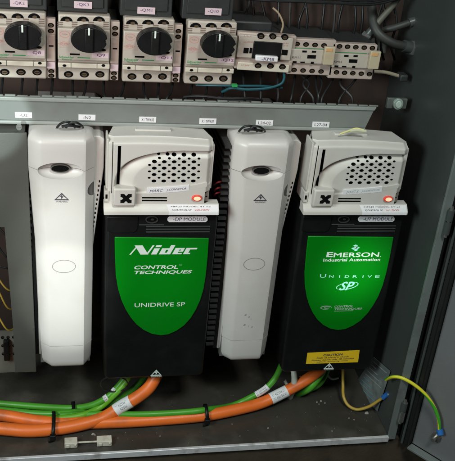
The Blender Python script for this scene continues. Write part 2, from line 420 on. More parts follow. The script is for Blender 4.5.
def warn(mb, cx, cz, w, h, y, m):          # triangle outline with an arrow-headed spark
    A = [(cx-w, cz-h*.5), (cx+w, cz-h*.5), (cx, cz+h*.5)]
    k = .78; off = -.06*h
    Bp = [(cx+(p[0]-cx)*k*.92, cz+off*.2+(p[1]-cz)*k*.80-h*.02) for p in A]
    for i in range(3):
        j = (i+1) % 3
        mb.prism([A[i], A[j], Bp[j], Bp[i]], y-.16, y, m)
    mb.prism([(cx+w*.12, cz+h*.30), (cx-w*.26, cz-h*.02), (cx-w*.02, cz-h*.02)], y-.17, y, m)
    mb.prism([(cx-w*.10, cz+h*.03), (cx+w*.26, cz+h*.03), (cx-w*.05, cz-h*.34)], y-.17, y, m)

f1 = make_filter(); f1['label'] = 'brightly lit white filter column beside the grey upright duct at far left'
f2 = copy_tree(f1, dx=173.6, label='greyer scuffed white filter column standing between the two green-fronted drives')
f2s = MB()
for (px, py, s_) in ((245.5, 315, 1.1), (249, 317, .9), (244.5, 325, 1.2), (252, 327, .9), (248.5, 326, .6), (251, 319, .6)):
    p = at(px, py, 0); f2s.prism([(p[0]-s_, p[1]-s_*.7), (p[0]+s_*.8, p[1]-s_*.3), (p[0]+s_*1.1, p[1]+s_*.5), (p[0]-s_*.4, p[1]+s_*.8)], -.1, .1, mat('scuff', (.22, .20, .19), .7))
f2s.build('scuff_marks', f2)
# ------------------------------------------------------------------ drives
def sst(a, b, v):
    t = max(0, min(1, (v-a)/(b-a))); return t*t*(3-2*t)
CX0, CX1, CZ0, CZ1 = -105.6, -17.2, -18.6, 43.4
def cover_y(x, z):
    s = (abs((x+19)/82.0)**3+abs(max(0, z+4)/38.5)**3)**(1/3); s2 = .80
    y = -3.0
    if x < -19+77:
        d_ = 0
        if s < 1.0:
            t = (1-s)/(1-s2)
            d_ = 6.8*(1-t)**1.3+1.0 if t < 1 else 1.0
            d_ *= sst(0, .05, 1-s)
        zl = -6.6+(x+100)*.075+max(0, (x+50)/32)**2*3.4
        d_ *= sst(-1.2, .8, z-zl)
        y += d_
    return y
def make_drive():
    t = thing('motor_drive', 'x', 'motor drive', (-56, 30, -208), 'black motor drives with green fronts')
    b = MB(); b.prism([(-106.5, -24.5), (-104.6, -204), (-101, -208), (-10, -208), (-7.2, -204), (-7.2, -24.5)], 0, 128, BLACK); b.build('body', t, bevel=2.6)
    # upper white control pod, front surface as a height field
    NX, NZ = 170, 130
    m = MB(); G = []
    for j in range(NZ+1):
        z = CZ0+(CZ1-CZ0)*j/NZ; row = []
        for i in range(NX+1):
            x = CX0+(CX1-CX0)*i/NX
            y = cover_y(x, z)
            k = sst(CZ1-6, CZ1, z); y += 7*k*k                    # rolled top edge
            e = min(x-CX0, CX1-x); y += 3.2*(1-sst(0, 4.5, e))
            xx = x
            zz = z+ (1.6*math.sin(math.pi*(x-CX0)/(CX1-CX0)))*sst(CZ1-14, CZ1, z) - 1.0*sst(0,1,(x-CX0)/(CX1-CX0))*sst(CZ1-14, CZ1, z)
            row.append(m.bm.verts.new((xx, y, zz)))
        G.append(row)
    for j in range(NZ):
        for i in range(NX): m.face([G[j][i], G[j][i+1], G[j+1][i+1], G[j+1][i]], WHITE)
    edge = [G[0][i] for i in range(NX+1)]+[G[j][NX] for j in range(1, NZ+1)]+[G[NZ][i] for i in range(NX-1, -1, -1)]+[G[j][0] for j in range(NZ-1, 0, -1)]
    back = []
    for v in edge:
        z = v.co.z; back.append(m.bm.verts.new((-61.4+(v.co.x+61.4)*(1-.13*sst(25, 42, z)), 30, z+(.6 if z > 40 else 0))))
    n = len(edge)
    for i in range(n): m.face([edge[i], edge[(i+1) % n], back[(i+1) % n], back[i]], WHITE)
    m.face(back, WHITE)
    pod = m.build('control_pod', t)
    c = MB()
    for j, py in enumerate((155.6, 161.8, 168.2, 174.6, 181.0)):
        for i in range(5):
            px = 154.3+i*9.85
            if j == 0 and i < 2: continue
            p = at(px-(j-2)*.2, py, -2); c.ell(p[0], p[1], 2.1, 1.4, -8, 16, VOID, n=20)
    for j, py in enumerate((158.7, 165, 171.4, 177.8)):
        for i in range(6):
            px = 149.4+i*9.85
            if j == 0 and i < 1: continue
            p = at(px-(j-2)*.2, py, -2); c.ell(p[0], p[1], 1.32, .92, -8, 16, VOID, n=16)
    p = at(159, 155.4, -2); c.ell(p[0], p[1], 1.5, 1.0, -8, 16, VOID, n=16)
    p = at(168, 155.4, -2); c.ell(p[0], p[1], 1.7, 1.2, -8, 16, VOID, n=16)
    a = at(118.2, 146, -3); b_ = at(121.4, 187, -3); c.box(a[0]-.2, a[0]+2.5, -8, 8, b_[1], a[1], VOID)
    a = at(142, 197.0, -3); b_ = at(167, 198.6, -3); c.box(a[0], b_[0], -8, 3, b_[1], a[1], VOID)
    a = at(142, 199.7, -3); b_ = at(167, 201.4, -3); c.box(a[0], b_[0], -8, 3, b_[1], a[1], VOID)
    # groove down the left edge and the clip recess on the right
    c.box(-102.6, -101.9, -8, -.9, -6, 41, VOID)
    c.box(-21.6, -16, -8, 8, -14.8, -4, VOID)
    boolean(pod, c)
    # rail along the left edge, side latches
    g = MB(); g.box(-107.2, -105.4, 0, 20, -3, 42.5, WHITE); g.build('side_rail', t, bevel=.5)
    g = MB(); g.box(-18.4, -15.4, 2, 24, -3, 38, WHITE); g.build('side_rail', t, bevel=.5)
    g = MB(); g.box(-108.2, -104.4, -1.6, 10, -14.5, -4.5, WHITE); g.box(-107.4, -105.6, -2.0, -1.5, -11.5, -7.5, VOID); g.build('latch', t, bevel=.5)
    g = MB(); g.box(-20.8, -17.2, .5, 10, -15, -4.6, mat('latch_grey', (.25, .22, .19), .5)); g.box(-20.2, -18.6, .1, .6, -10.4, -9.4, VOID); g.build('latch', t, bevel=.4)
    g = MB(); g.box(-83, -52, 14, 20, 44.2, 46.0, WHITE); g.build('top_tab', t, bevel=.8)
    # flared shelf
    g = MB(); g.prism([(6, -15.4), (-2.6, -15.4), (-3.4, -16.0), (-7.6, -20.6), (-8.0, -21.6), (-8.0, -24.2), (6, -24.2)], -108.6, -8.4, WHITE, axis='x'); g.build('shelf', t, bevel=.35)
    # paper strip stuck along the lower edge of the grille recess
    def strip(x0, x1, m_, w0, w1, yy):
        s_ = MB(); n_ = 14; top = []; bot = []
        for i in range(n_+1):
            x = x0+(x1-x0)*i/n_; z = -6.4+(x+100)*.075+max(0, (x+50)/32)**2*3.4-1.6
            top.append((x, z+w1)); bot.append((x, z+w0))
        F_ = [[s_.bm.verts.new((x, cover_y(x, z)-yy if False else -3-yy, z)) for x, z in r_] for r_ in (bot, top)]
        Bk = [[s_.bm.verts.new((x, 1.5, z)) for x, z in r_] for r_ in (bot, top)]
        for i in range(n_):
            s_.face([F_[0][i], F_[0][i+1], F_[1][i+1], F_[1][i]], m_)
            s_.face([F_[1][i], F_[1][i+1], Bk[1][i+1], Bk[1][i]], m_)
            s_.face([F_[0][i], Bk[0][i], Bk[0][i+1], F_[0][i+1]], m_)
        s_.face([F_[0][0], F_[1][0], Bk[1][0], Bk[0][0]], m_); s_.face([F_[0][-1], Bk[0][-1], Bk[1][-1], F_[1][-1]], m_)
        return s_
    st = strip(-72.5, -36, PAPER, 0, 5.0, .25).build('name_strip', t)
    strip(-35.8, -20.5, WHITE, .2, 4.2, .1).build('raised_lip', t)
    # connector with a dark cross
    g = MB(); g.pxbox(113.4, 189.0, 135.8, 206.6, -8, 2, WHITE); cn = g.build('connector', t, bevel=1.5)
    p = at(126.0, 198.4, -8); g = MB()
    x, z = p
    for a, b2 in ((1, 1), (1, -1), (-1, 1), (-1, -1)):
        g.box(x+a*3.1-1.6, x+a*3.1+1.6, -8.35, -7.8, z+b2*2.8-1.4, z+b2*2.8+1.4, VOID)
    g.prism([(x-4.2, z-1.9), (x-1.9, z-4.2), (x+4.2, z+1.9), (x+1.9, z+4.2)], -8.3, -7.7, VOID)
    g.prism([(x-4.2, z+1.9), (x-1.9, z+4.2), (x+4.2, z-1.9), (x+1.9, z-4.2)], -8.25, -7.6, VOID)
    g.build('socket', cn)
    # lamp button
    p = at(197.0, 198.7, -5); g = MB(); g.ell(p[0], p[1], 4.5, 2.9, -4.6, -1, LEDR); lp = g.build('lamp_button', t, bevel=.5)
    g = MB(); g.ell(p[0]+.2, p[1], 3.1, 1.9, -5.3, -4.7, LEDM); g.build('lens', lp, bevel=.3)
    # sticker on the shelf, folded over its slope
    g = MB()
    s0, s1 = -55, -9.4
    prof = [(-3.6, -16.1), (-7.8, -20.6), (-8.2, -21.6), (-8.2, -23.9)]
    for (y0, z0), (y1, z1) in zip(prof, prof[1:]):
        v = [g.bm.verts.new(q) for q in ((s0+ (0 if z0 > -18 else 2), y0, z0), (s1, y0, z0), (s1, y1, z1), (s0+(0 if z1 > -18 else 2), y1, z1))]; g.face(v, PAPER)
    sk = g.build('sticker', t)
    # dark upper face: cover outline, screw, vents
    g = MB(); o_ = []
    x0, z0 = at(107, 216, 0); x1, z1 = at(137.5, 232.5, 0)
    o_ = [(x0, -29.5), (x1, -29.5), (x1, z1+5), (x1-1.3, z1+1.8), (x1-4, z1), (x0+6, z1), (x0, z1+2)]
    g.prism(o_, -1.0, .4, BLACK); g.build('terminal_lid', t, bevel=.6)
    p = at(151.8, 219.4, 0); g = MB(); g.ring(p[0], p[1], 5.6, 3.6, .9, -.9, .3, BLACKG); g.ell(p[0], p[1], 3.2, 2.2, -.5, .3, VOID, n=24); g.ell(p[0]+.5, p[1]+.3, 1.4, .9, -.9, -.4, BLACKG, n=12); g.build('screw', t)
    g = MB()
    for k in range(3):
        zv = at(175, 226.2+k*2.7, 0)[1]; g.box(at(146, 228, 0)[0], at(210, 228, 0)[0], -.9, .2, zv-.55, zv+.35, BLACKG)
    zv = at(175, 222, 0)[1]; g.box(at(139, 228, 0)[0], at(164, 228, 0)[0], -.9, .2, zv-3.0, zv-2.2, BLACKG)
    g.build('vent_ribs', t, bevel=.2)
    # green front panel
    g = MB(); pl = [(67, 47), (67.5, 90), (70, 150), (76, 187), (86, 220), (97, 244), (110, 265), (126, 284), (145, 299), (168, 310), (192, 314), (214, 311), (236, 301), (256, 287), (274, 267), (288, 244), (300, 218), (309, 187), (315, 150), (320, 100), (323, 50)]
    pts = [at(90+a/2.715, 220+b2/2.715, -1.4) for a, b2 in pl]
    g.prism(pts[::-1], -1.4, .2, GREEN); gp = g.build('front_panel', t, bevel=.7)
    g = MB(); p = at(156.2, 372.6, 0); warn(g, p[0], p[1], 5.6, 7.4, 0, PRINT); g.pxtext('WARNING', 150.8, 375.2, 161.4, 376.9, 0, PRINT); g.build('warning_symbol', t)
    return t, gp
drv1, gp1 = make_drive()
drv1['label'] = 'black and white motor drive without a yellow strip, between the two white columns'
drv2 = copy_tree(drv1, dx=177.5, label='black and white motor drive with a yellow caution strip, nearest the open door')
gp2 = [o for o in COL.objects if o.parent == drv2 and o.name.startswith('front_panel')][0]
YP = -1.45
# artwork, first drive: the big mark is drawn from slanted strokes
g = MB()
NX0, NX1, NZt, NZb = at(129.5, 250, YP)[0], at(194.5, 250, YP)[0], at(160, 245.2, YP)[1], at(160, 254.3, YP)[1]
def nm(u_, v_, sh=.45):   # u across 0..1, v up 0..1, slanted
    return (NX0+(NX1-NX0)*u_+(NZt-NZb)*v_*sh, NZb+(NZt-NZb)*v_)
def stroke(pts): g.prism([nm(*p) for p in pts], YP-.15, YP, PRINT)
g.prism([nm(*p, 0) for p in [(0, 0), (.024, 0), (.138, 1), (.114, 1)]], YP-.12, YP, PRINT)
g.prism([nm(*p, 0) for p in [(.075, 1), (.195, 1), (.290, 0), (.170, 0)]], YP-.18, YP, PRINT)
g.prism([nm(*p, 0) for p in [(.253, 0), (.280, 0), (.378, 1), (.350, 1)]], YP-.14, YP, PRINT)
stroke([(.33, 0), (.415, 0), (.415, .66), (.33, .66)]); stroke([(.335, .8), (.42, .8), (.42, 1), (.335, 1)])
stroke([(.45, 0), (.625, 0), (.625, .17), (.45, .17)]); stroke([(.45, .17), (.525, .17), (.525, .5), (.45, .5)]); stroke([(.45, .5), (.625, .5), (.625, .66), (.45, .66)]); stroke([(.56, .17), (.625, .17), (.625, .5), (.56, .5)]); stroke([(.56, .66), (.625, .66), (.625, 1), (.56, 1)])
stroke([(.655, 0), (.80, 0), (.80, .13), (.655, .13)]); stroke([(.655, .13), (.73, .13), (.73, .52), (.655, .52)]); stroke([(.655, .52), (.80, .52), (.80, .68), (.655, .68)]); stroke([(.755, .28), (.80, .28), (.80, .52), (.755, .52)]); stroke([(.73, .28), (.755, .28), (.755, .38), (.73, .38)])
stroke([(.825, 0), (.93, 0), (.93, .13), (.825, .13)]); stroke([(.825, .13), (.895, .13), (.895, .52), (.825, .52)]); stroke([(.825, .52), (.995, .52), (.995, .68), (.825, .68)])
g.pxtext('CONTROL', 134.3, 265.3, 178, 269.0, YP, PRINT, bold=.022, shear=.2)
g.pxtext('TM', 179, 264.6, 181.5, 265.4, YP, PRINT)
g.pxtext('TECHNIQUES', 134.3, 270.4, 192, 274.3, YP, PRINT, bold=.022, shear=.2)
g.pxtext('UNIDRIVE SP', 134.6, 302.6, 185.0, 306.6, YP, PRINT, bold=.004)
g.build('lettering', gp1, noweld=True)
# artwork, second drive
g = MB()
def dia(cx, cy, w, h, m_):
    c_ = at(cx, cy, YP); g.prism([(c_[0]-w, c_[1]), (c_[0], c_[1]-h), (c_[0]+w, c_[1]), (c_[0], c_[1]+h)], YP-.15, YP, m_)
for k, (dx_, dy_) in enumerate(((-2.0, 1.1), (2.0, .4), (0, -1.6), (0.2, 2.6), (0, .2))): dia(355.6+dx_, 247.3+dy_, 2.3, 1.3, PRINTC if k != 4 else PRINT)
c_ = at(355, 247.5, YP)
g.pxtext('E', 326.6, 252.0, 333, 257.0, YP, PRINT, bold=.03)
g.pxtext('MERSON', 333.7, 252.6, 378.6, 257.0, YP, PRINT); g.pxtext('MERSON', 334.1, 252.6, 379.0, 257.0, YP-.05, PRINT); g.pxtext('MERSON', 333.9, 252.4, 378.8, 256.8, YP-.1, PRINT)
g.pxtext('.', 379.8, 256.2, 380.6, 257.0, YP, PRINT)
g.pxtext('Industrial Automation', 323.4, 258.2, 380.2, 261.2, YP, PRINT, bold=.014)
ws = ['U', 'N', 'I', 'D', 'R', 'I', 'V', 'E']; xs_ = [323.0, 331.3, 339.6, 347, 355, 363, 369.6, 377.4]
for i, ch in enumerate(ws):
    w_ = .38 if ch == 'I' else (3.0 if i == 0 else 2.2)
    g.pxtext(ch, xs_[i]-w_, 274.0 if i == 0 else 275.2, xs_[i]+w_, 277.6, YP, PRINTC)
c_ = at(347.2, 285.8, YP)
def swirl(cx, cz, rx, rz, a0, a1, w0, m_, tilt=.18, n=30):
    for i in range(n):
        A = [a0+(a1-a0)*(i+k)/n for k in (0, 1)]
        q = []
        for a, kk in ((A[0], 1), (A[1], 1), (A[1], 0), (A[0], 0)):
            f_ = (a-a0)/(a1-a0); ww = w0*math.sin(math.pi*min(1, max(0, f_))) + .1
            r1, r2 = (rx+ww*kk, rz+ww*.8*kk)
            x, z = r1*math.cos(a), r2*math.sin(a)
            q.append((cx+x, cz+z+x*tilt))
        g.prism(q, YP-.15, YP, m_)
swirl(c_[0], c_[1], 10.3, 3.6, -2.7, 1.25, .8, PRINTC); swirl(c_[0], c_[1], 10.3, 3.6, 1.6, 3.9, .7, PRINTC)
g.pxtext('SP', 339.5, 281.6, 354.2, 290.2, YP, PRINTC, bold=.02, shear=.35)
c_ = at(326.3, 307.7, YP)
swirl(c_[0], c_[1], 5.2, 1.7, -.3, 5.2, .8, PRINTG, tilt=0); swirl(c_[0]+1, c_[1], 2.6, .8, 0, 5.6, .5, PRINTG, tilt=0)
g.pxtext('CONTROL', 334.4, 305.3, 353, 307.4, YP, PRINTG, bold=.02, shear=.15)
g.pxtext('TECHNIQUES', 334.4, 307.9, 362.0, 310.0, YP, PRINTG, bold=.02, shear=.15)
g.pxbox(334.2, 310.8, 353, 311.1, YP-.15, YP, PRINTG)
g.build('lettering', gp2, noweld=True)
# caution strip
g = MB(); cs = [at(307.5, 353.0, -.3), at(359.6, 350.2, -.3), at(358.0, 362.2, -.3), at(306.0, 363.9, -.3)]
g.prism(cs, -.3, .1, YEL); cst = g.build('caution_label', drv2)
g = MB(); sk_ = lambda v: (v[0], v[1], v[2]+(v[0]-150)*.02)
g.pxtext('CAUTION', 323.5, 353.2, 342.5, 355.4, -.32, INK, bold=.03, map=sk_)
g.pxtext('Risk of electric shock', 317, 356.0, 349, 357.5, -.32, INK, bold=.01, map=sk_)
g.pxtext('Power down unit 10 minutes', 312, 358.1, 354, 359.6, -.32, INK, bold=.01, map=sk_)
g.pxtext('before removing cover', 317, 360.2, 348, 361.6, -.32, INK, bold=.01, map=sk_)
g.build('lettering', cst, noweld=True)
def shmap(v):  # lay lettering on the slope of the shelf
    z = v[2]; k = (z+16.1)/(-20.6+16.1); return (v[0], -3.6-4.2*k-.2, z+.1)
def kid(o, nm): return [c for c in COL.objects if c.parent == o and c.name.split('.')[0] == nm][0]
for dv, dx, A_, B_ in ((drv1, 0, ('MARC', 'J-CONVEYOR'), ('HM.J2 MODEL 4T x2', 'CONTROL SP', '2x0.75kW')), (drv2, 177.5, ('MC1', 'J-CONVEYOR'), ('HM.J3 MODEL 5T x1', 'CONTROL SP', '1x1.5kW'))):
    g = MB()
    for (wd, x0, x1) in ((A_[0], -70, -58.5), (A_[1], -55.5, -38.5)):
        xm = (x0+x1)/2; zz = -6.4+(xm+100)*.075+max(0, (xm+50)/32)**2*3.4-1.6
        g.text(wd, (x0+dx, zz+1.2, x1+dx, zz+3.6), -3.3, INKV if dx == 0 else PRINTG, shear=.25, map=lambda v, xm=xm+dx: (v[0], v[1], v[2]+(v[0]-xm)*.09))
    g.build('lettering', kid(dv, 'name_strip'), noweld=True)
    g = MB(); g.text(B_[0], (-51+dx, -18.0, -16+dx, -16.9), 0, INK, map=shmap); g.text(B_[1], (-50+dx, -20.1, -33+dx, -19.1), 0, INK, map=shmap)
    g.text(B_[2], (-30+dx, -20.1, -17+dx, -18.9), 0, INKR, map=shmap); g.build('lettering', kid(dv, 'sticker'), noweld=True)
# option module name plates (differ in print)
for dv, dx, s_ in ((drv1, 0, '-DP MODULE'), (drv2, 177.5, '-U7 MODULE')):
    a = at(167.8, 216.8, -1.2); b_ = at(207.5, 222.3, -1.2)
    x0, x1, z1, z0 = a[0]+dx, b_[0]+dx, a[1], b_[1]
    g = MB(); r_ = 1.6; g.prism([(x0, z0+r_), (x0+r_, z0), (x1-r_, z0), (x1, z0+r_), (x1, z1-r_), (x1-r_, z1), (x0+r_, z1), (x0, z1-r_)], -1.2, .1, PAPER)
    o = g.build('module_plate', dv, bevel=.3)
    g = MB(); g.text(s_, (x0+5, z0+1.6, x1-2, z1-.6), -1.2, INKV); g.build('lettering', o, noweld=True)
# ------------------------------------------------------------------ upper row: breakers
BY = 60
def screw_hole(x, z, y, rx=3.6, rz=2.7, name='terminal_screw', parent=None):
    g = MB(); g.ell(x, z, rx, rz, y-.15, y+2, VOID, n=20)
    g.ell(x, z-rz*.1, rx*.58, rz*.58, y-.5, y, BRASS, n=14)
    g.box(x-rx*.45, x+rx*.45, y-.62, y-.45, z-rz*.22, z-rz*.02, VOID)
    return g.build(name, parent)
def make_breaker():     # measured on the second one from the left
    t = thing('motor_breaker', 'x', 'circuit breaker', (-125, 80, 72), 'rotary motor breakers')
    x0, x1 = -147.2, -103.0
    b = MB(); b.box(x0+.8, x1, BY, 74, 72.4, 129, BEIGE); b.build('body', t, bevel=1.6); b = MB(); b.box(x0+2, x1-1, 74.1, 118, 74, 126, AUX); b.build('shaded_base', t, bevel=1)  # rear half coloured dark so the top reads as shaded
    Yf = 53
    b = MB(); a = at(57.6, 28, Yf); c = at(109.4, 61.8, Yf)
    b.box(a[0], c[0], Yf, BY-.1, c[1], a[1], BEIGE); b.build('front_plate', t, bevel=.9)
    FX0, FX1, FZ0, FZ1 = a[0], c[0], c[1], a[1]
    def F(px, py): # px coordinates on the raised plate
        return at(px, py, Yf)
    b = MB(); a = at(58, 62.8, 55); c = at(109.6, 69.4, 55); b.box(a[0], c[0], 55, BY-.1, c[1], a[1], CREAM); bar = b.build('lower_bar', t, bevel=.6)
    b = MB()
    for px in (64.5, 103.4): p = at(px, 65.6, 55); b = MB(); b.ell(p[0], p[1], 1.6, 1.1, 54.8, 55.4, VOID, n=12); b.build('indicator', bar)
    for px in (71, 97): p = at(px, 65.6, 55); b = MB(); b.box(p[0]-.25, p[0]+.25, 54.85, 55.4, p[1]-2.4, p[1]+2.4, SEAM); b.build('groove', bar)
    for px in (66.5, 83, 99):
        p = at(px, 19.8, BY); g = MB(); n_ = 16
        g.prism([(p[0]+5.0*math.cos(math.pi*i/n_), p[1]-1.2+3.9*math.sin(math.pi*i/n_)) for i in range(n_+1)], BY-.12, BY+1, VOID)
        g.ell(p[0]+.6, p[1]-.2, 2.0, 1.2, BY-.5, BY, BRASS, n=12); g.build('terminal_screw', t)
    b = MB()
    for px in (60, 74.5, 91, 106):
        for k in range(3): 
            p = at(px, 22.2+k*2.0, BY); b.box(p[0]-2.2, p[0]+2.2, BY-.5, BY+.2, p[1]-.45, p[1]+.35, mat('louvre', (.17, .12, .10), .6))
    b.build('louvres', t)
    for px in (68.5, 84.3, 99.9):
        p = at(px, 74.3, BY); screw_hole(p[0], p[1], BY, 4.0, 2.9, parent=t)
        
    # faded square print
    b = MB(); a = F(58.6, 30); c = F(72.5, 48); b.box(a[0], c[0], Yf-.12, Yf+.1, c[1], a[1], BEIGEP)
    p = F(64.6, 34.2); b.ring(p[0], p[1], 4.2, 2.9, .45, Yf-.25, Yf, PINK); b.pxtext('TeSys', 61.8, 33.4, 67.4, 35.2, Yf-.2, PINK)
    b.ring(*F(64, 43.6), 4.8, 2.1, .35, Yf-.25, Yf, PINK, n=4); b.pxtext('GV2ME', 60.2, 42.6, 68, 44.6, Yf-.2, PINK)
    b.build('rating_print', t)
    b = MB(); a = F(70, 53.3); c = F(79.6, 55.3); b.box(a[0], c[0], Yf-.3, Yf+.2, c[1], a[1], VOID); b.build('test_slot', t)
    b = MB(); b.pxtext('Schneider', 59, 55.9, 74, 58.3, Yf, INKG, bold=.02); b.pxtext('Electric', 62, 58.6, 72, 59.9, Yf, INKG, bold=.01); b.pxbox(77.5, 57.4, 90, 58.3, Yf-.15, Yf, INKG)
    b.build('maker_print', t, noweld=True)
    b = MB(); a = F(92, 52.4); c = F(109, 58.4); b.box(a[0], c[0]-.4, Yf-.25, Yf+.1, c[1], a[1], PAPERP); b.build('name_label', t)
    # knob
    p = at(89.2, 40.3, 42); kx, kz = p; rx, rz = 15.0, 10.9
    out = []
    for i in range(48):
        a_ = 2*math.pi*i/48; r = 1
        if a_ < .08 or a_ > 2*math.pi-.14: r = .86
        out.append((kx+rx*r*math.cos(a_), kz+rz*r*math.sin(a_)))
    b = MB(); b.prism(out, 42, Yf, BLACK); kb = b.build('knob', t, bevel=1.2)
    b = MB(); b.box(kx-3.6, kx+3.6, 40.2, 42.2, kz-rz*.93, kz+rz*.93, BLACK); b.build('grip', kb, bevel=1.0)
    b = MB(); b.box(kx-1.0, kx+.4, 39.9, 40.6, kz+rz*.42, kz+rz*.96, PRINT); b.build('pointer', kb)
    p = F(103.6, 50); b = MB(); b.ell(p[0], p[1], 2.0, 1.0, Yf-.4, Yf+.1, VOID, n=12); b.build('lock_hole', t)
    return t
br2 = make_breaker()
lab = lambda s_: 'beige rotary breaker with round black knob, marked ' + s_
brs = {2: br2}
br2['label'] = lab('Q9, second from the left')
for k, dx, s_ in ((1, -53.2, 'Q8 and cut by the left edge'), (3, 54.6, 'Q11, third from the left'), (4, 109.4, 'Q12, next to the dark-windowed contactor')):
    brs[k] = copy_tree(br2, dx=dx, label=lab(s_))
def child(o, nm): return [c for c in COL.objects if c.parent == o and c.name.split('.')[0] == nm][0]
for k, dx, s_ in ((1, -53.2, 'Q8'), (2, 0, 'Q9'), (3, 54.6, '-Q11'), (4, 109.4, '-Q12')):
    nl = child(brs[k], 'name_label')
    a = at(94.5 if k > 2 else 97, 53.6, 52.7); c = at(108 if k > 2 else 105, 57.2, 52.7)
    g = MB(); g.text(s_, (a[0]+dx, c[1], c[0]+dx, a[1]), 52.7, INKV); g.build('lettering', nl, noweld=True)
# slim side contact blocks between the breakers
def make_side():
    t = thing('side_contact', 'x', 'contact block', (-152, 85, 72), 'slim side contact blocks between the breakers')
    x0, x1 = -156.2, -148.6
    MB().box(x0, x1, 63, 70, 72.5, 124, BEIGEP).build('body', t, bevel=.6); MB().box(x0+.4, x1-.4, 70.1, 118, 73.5, 122, AUX).build('shaded_base', t, bevel=.6)  # dark rear in place of shade on the block's top
    MB().box(x0+.3, x1-.3, 60.5, 62.9, 88, 111, BEIGEP).build('front_plate', t, bevel=.5)
    MB().box(x0+.5, x1-.4, 60.2, 62.9, 82.0, 87.6, PAPERP).build('name_label', t)
    g = MB(); g.box(x0+2, x1-1.8, 60.2, 60.6, 101, 102.2, VOID); g.build('slot', t)
    for z in (118.5, 113.6, 78.8, 74.8): screw_hole((x0+x1)/2, z, 63, 2.6, 1.9, parent=t)
    return t
sd = make_side(); sd['label'] = 'slim pinkish contact block between the Q8 and Q9 breakers'
copy_tree(sd, dx=53.6, label='slim pinkish contact block between the Q9 and Q11 breakers')
copy_tree(sd, dx=108.0, label='slim pinkish contact block between the Q11 and Q12 breakers')
# dark blocks above with labels
for (a, b_, s_, lx0, lx1, ly) in ((-6, 47, '-QK2', 10, 27.6, 3.6), (57, 108, '-QK3', 74, 92, 5.2), (120, 172, '-QM1', 137.4, 155.2, 10.8), (182, 233, '-Q10', 205, 221.6, 11.8)):
    t = thing('cover_block', 'dark grey plastic block above the breakers with pinkish label '+s_[1:], 'contact block', (*[at3((a+b_)/2, 15, 66)[i] for i in (0, 1)], 130), 'dark labelled blocks above the breakers')
    p0 = at(a, 13, 66); p1 = at(b_, 13, 66)
    ztop = 150
    g = MB(); g.box(p0[0], p1[0], 66, 115, 129.8-(1.2 if a > 100 else 0), ztop, AUX); g.build('body', t, bevel=1)
    g = MB(); zz = at(0, ly-4, 64)[1]; g.box(p0[0]+4, p1[0]-4, 64.5, 65.9, 134, ztop, AUX); g.build('front_plate', t, bevel=.5)
    g = MB(); g.pxbox(lx0, ly-3.5, lx1, ly+3.4, 64.1, 64.6, PAPERP); l_ = g.build('name_label', t)
    g = MB(); g.pxtext(s_, lx0+3, ly-2, lx1-3, ly+1.4, 64.1, INKV); g.build('lettering', l_, noweld=True)

# contactor with dark window
t = thing('contactor', 'beige contactor with large black window and white KM8 label', 'contactor', (38, 85, 76))
CY = 57
def tilt(v, a=math.radians(1.6), c=(38, 98)):
    x, z = v[0]-c[0], v[2]-c[1]; return (c[0]+x*math.cos(a)+z*math.sin(a), v[1], c[1]-x*math.sin(a)+z*math.cos(a))
def cbox(px0, py0, px1, py1, y0, y1, m, name, parent, bevel=0):
    # measured between the top-left and bottom-right corners, squared to the tilted device
    g = MB(); A = at(px0, py0, y0); B = at(px1, py1, y0)
    A = untilt(A); B = untilt(B)
    g.box(A[0], B[0], y0, y1, B[1], A[1], m, map=tilt); return g.build(name, parent, bevel=bevel)
def untilt(p, a=-math.radians(1.6), c=(38, 98)):
    x, z = p[0]-c[0], p[1]-c[1]; return (c[0]+x*math.cos(a)+z*math.sin(a), c[1]-x*math.sin(a)+z*math.cos(a))
cbox(238.3, 31.8, 291.5, 72.6, CY+1, 66, BEIGEP, 'body', t, 1.5); cbox(241, 32, 291, 70, 66.1, 117, AUX, 'shaded_base', t, 1.5)  # rear of the body darkened by colour, imitating shade on top
cbox(239.4, 34.5, 290.2, 61, CY-2, CY+.9, BEIGE, 'front_plate', t, .8)
cbox(237.8, 62, 288.6, 73.2, CY-1, CY+.9, CREAM, 'lower_plate', t, .8)
cbox(254, 41, 280.2, 60.6, CY-3.4, CY-2.1, BLACK, 'window', t, .6)
l_ = cbox(256.2, 55.6, 277.8, 62.6, CY-7, CY-2.5, PAPER, 'name_label', t, 1)
g = MB(); g.pxtext('-KM8', 261.5, 57.6, 274, 60.8, CY-7.1, INKV, map=tilt); g.build('lettering', l_, noweld=True)
cbox(244, 47.8, 248.2, 53.4, CY-2.5, CY-1.9, VOID, 'side_window', t); cbox(250, 47.8, 251.6, 53.4, CY-2.5, CY-1.9, VOID, 'side_window', t)
cbox(282.2, 49.8, 287.2, 55.4, CY-2.5, CY-1.9, VOID, 'side_window', t)
for px, py in ((261, 36.3), (273, 36.6), (285, 37.4)): p = at(px, py, CY-2); screw_hole(p[0], p[1], CY-2, 3.2, 2.5, parent=t)
for px, py in ((258, 65.8), (270.4, 66.2), (282.4, 67)): p = at(px, py, CY-1); screw_hole(p[0], p[1], CY-1, 3.2, 2.3, parent=t)
g = MB(); g.pxtext('LC1D18', 243.5, 41.6, 252, 43.4, CY-2.1, PINK, map=tilt); g.pxtext('1/L1', 244, 35.4, 251, 36.8, CY-2.1, PINK); g.pxtext('13 NO', 283, 42.2, 288, 43.6, CY-2.1, PINK, map=tilt); g.pxtext('U 24V', 241.5, 65.2, 249.5, 66.8, CY-1.1, PINK, map=tilt)
g.pxtext('o o', 283.5, 45, 288, 46.4, CY-2.1, PINK); g.build('rating_print', t, noweld=True)
g = MB(); g.pxbox(236, 34, 280, 30, 75, 115, AUX)
tb = MB(); A = at(234, 20.5, 78); B = at(272, 33, 78); tb.box(A[0], B[0], 78, 118, B[1], A[1], AUX)
tag(tb.build('terminal_block', bevel=2), 'dark blurred block behind the top of the contactor', 'terminal block')
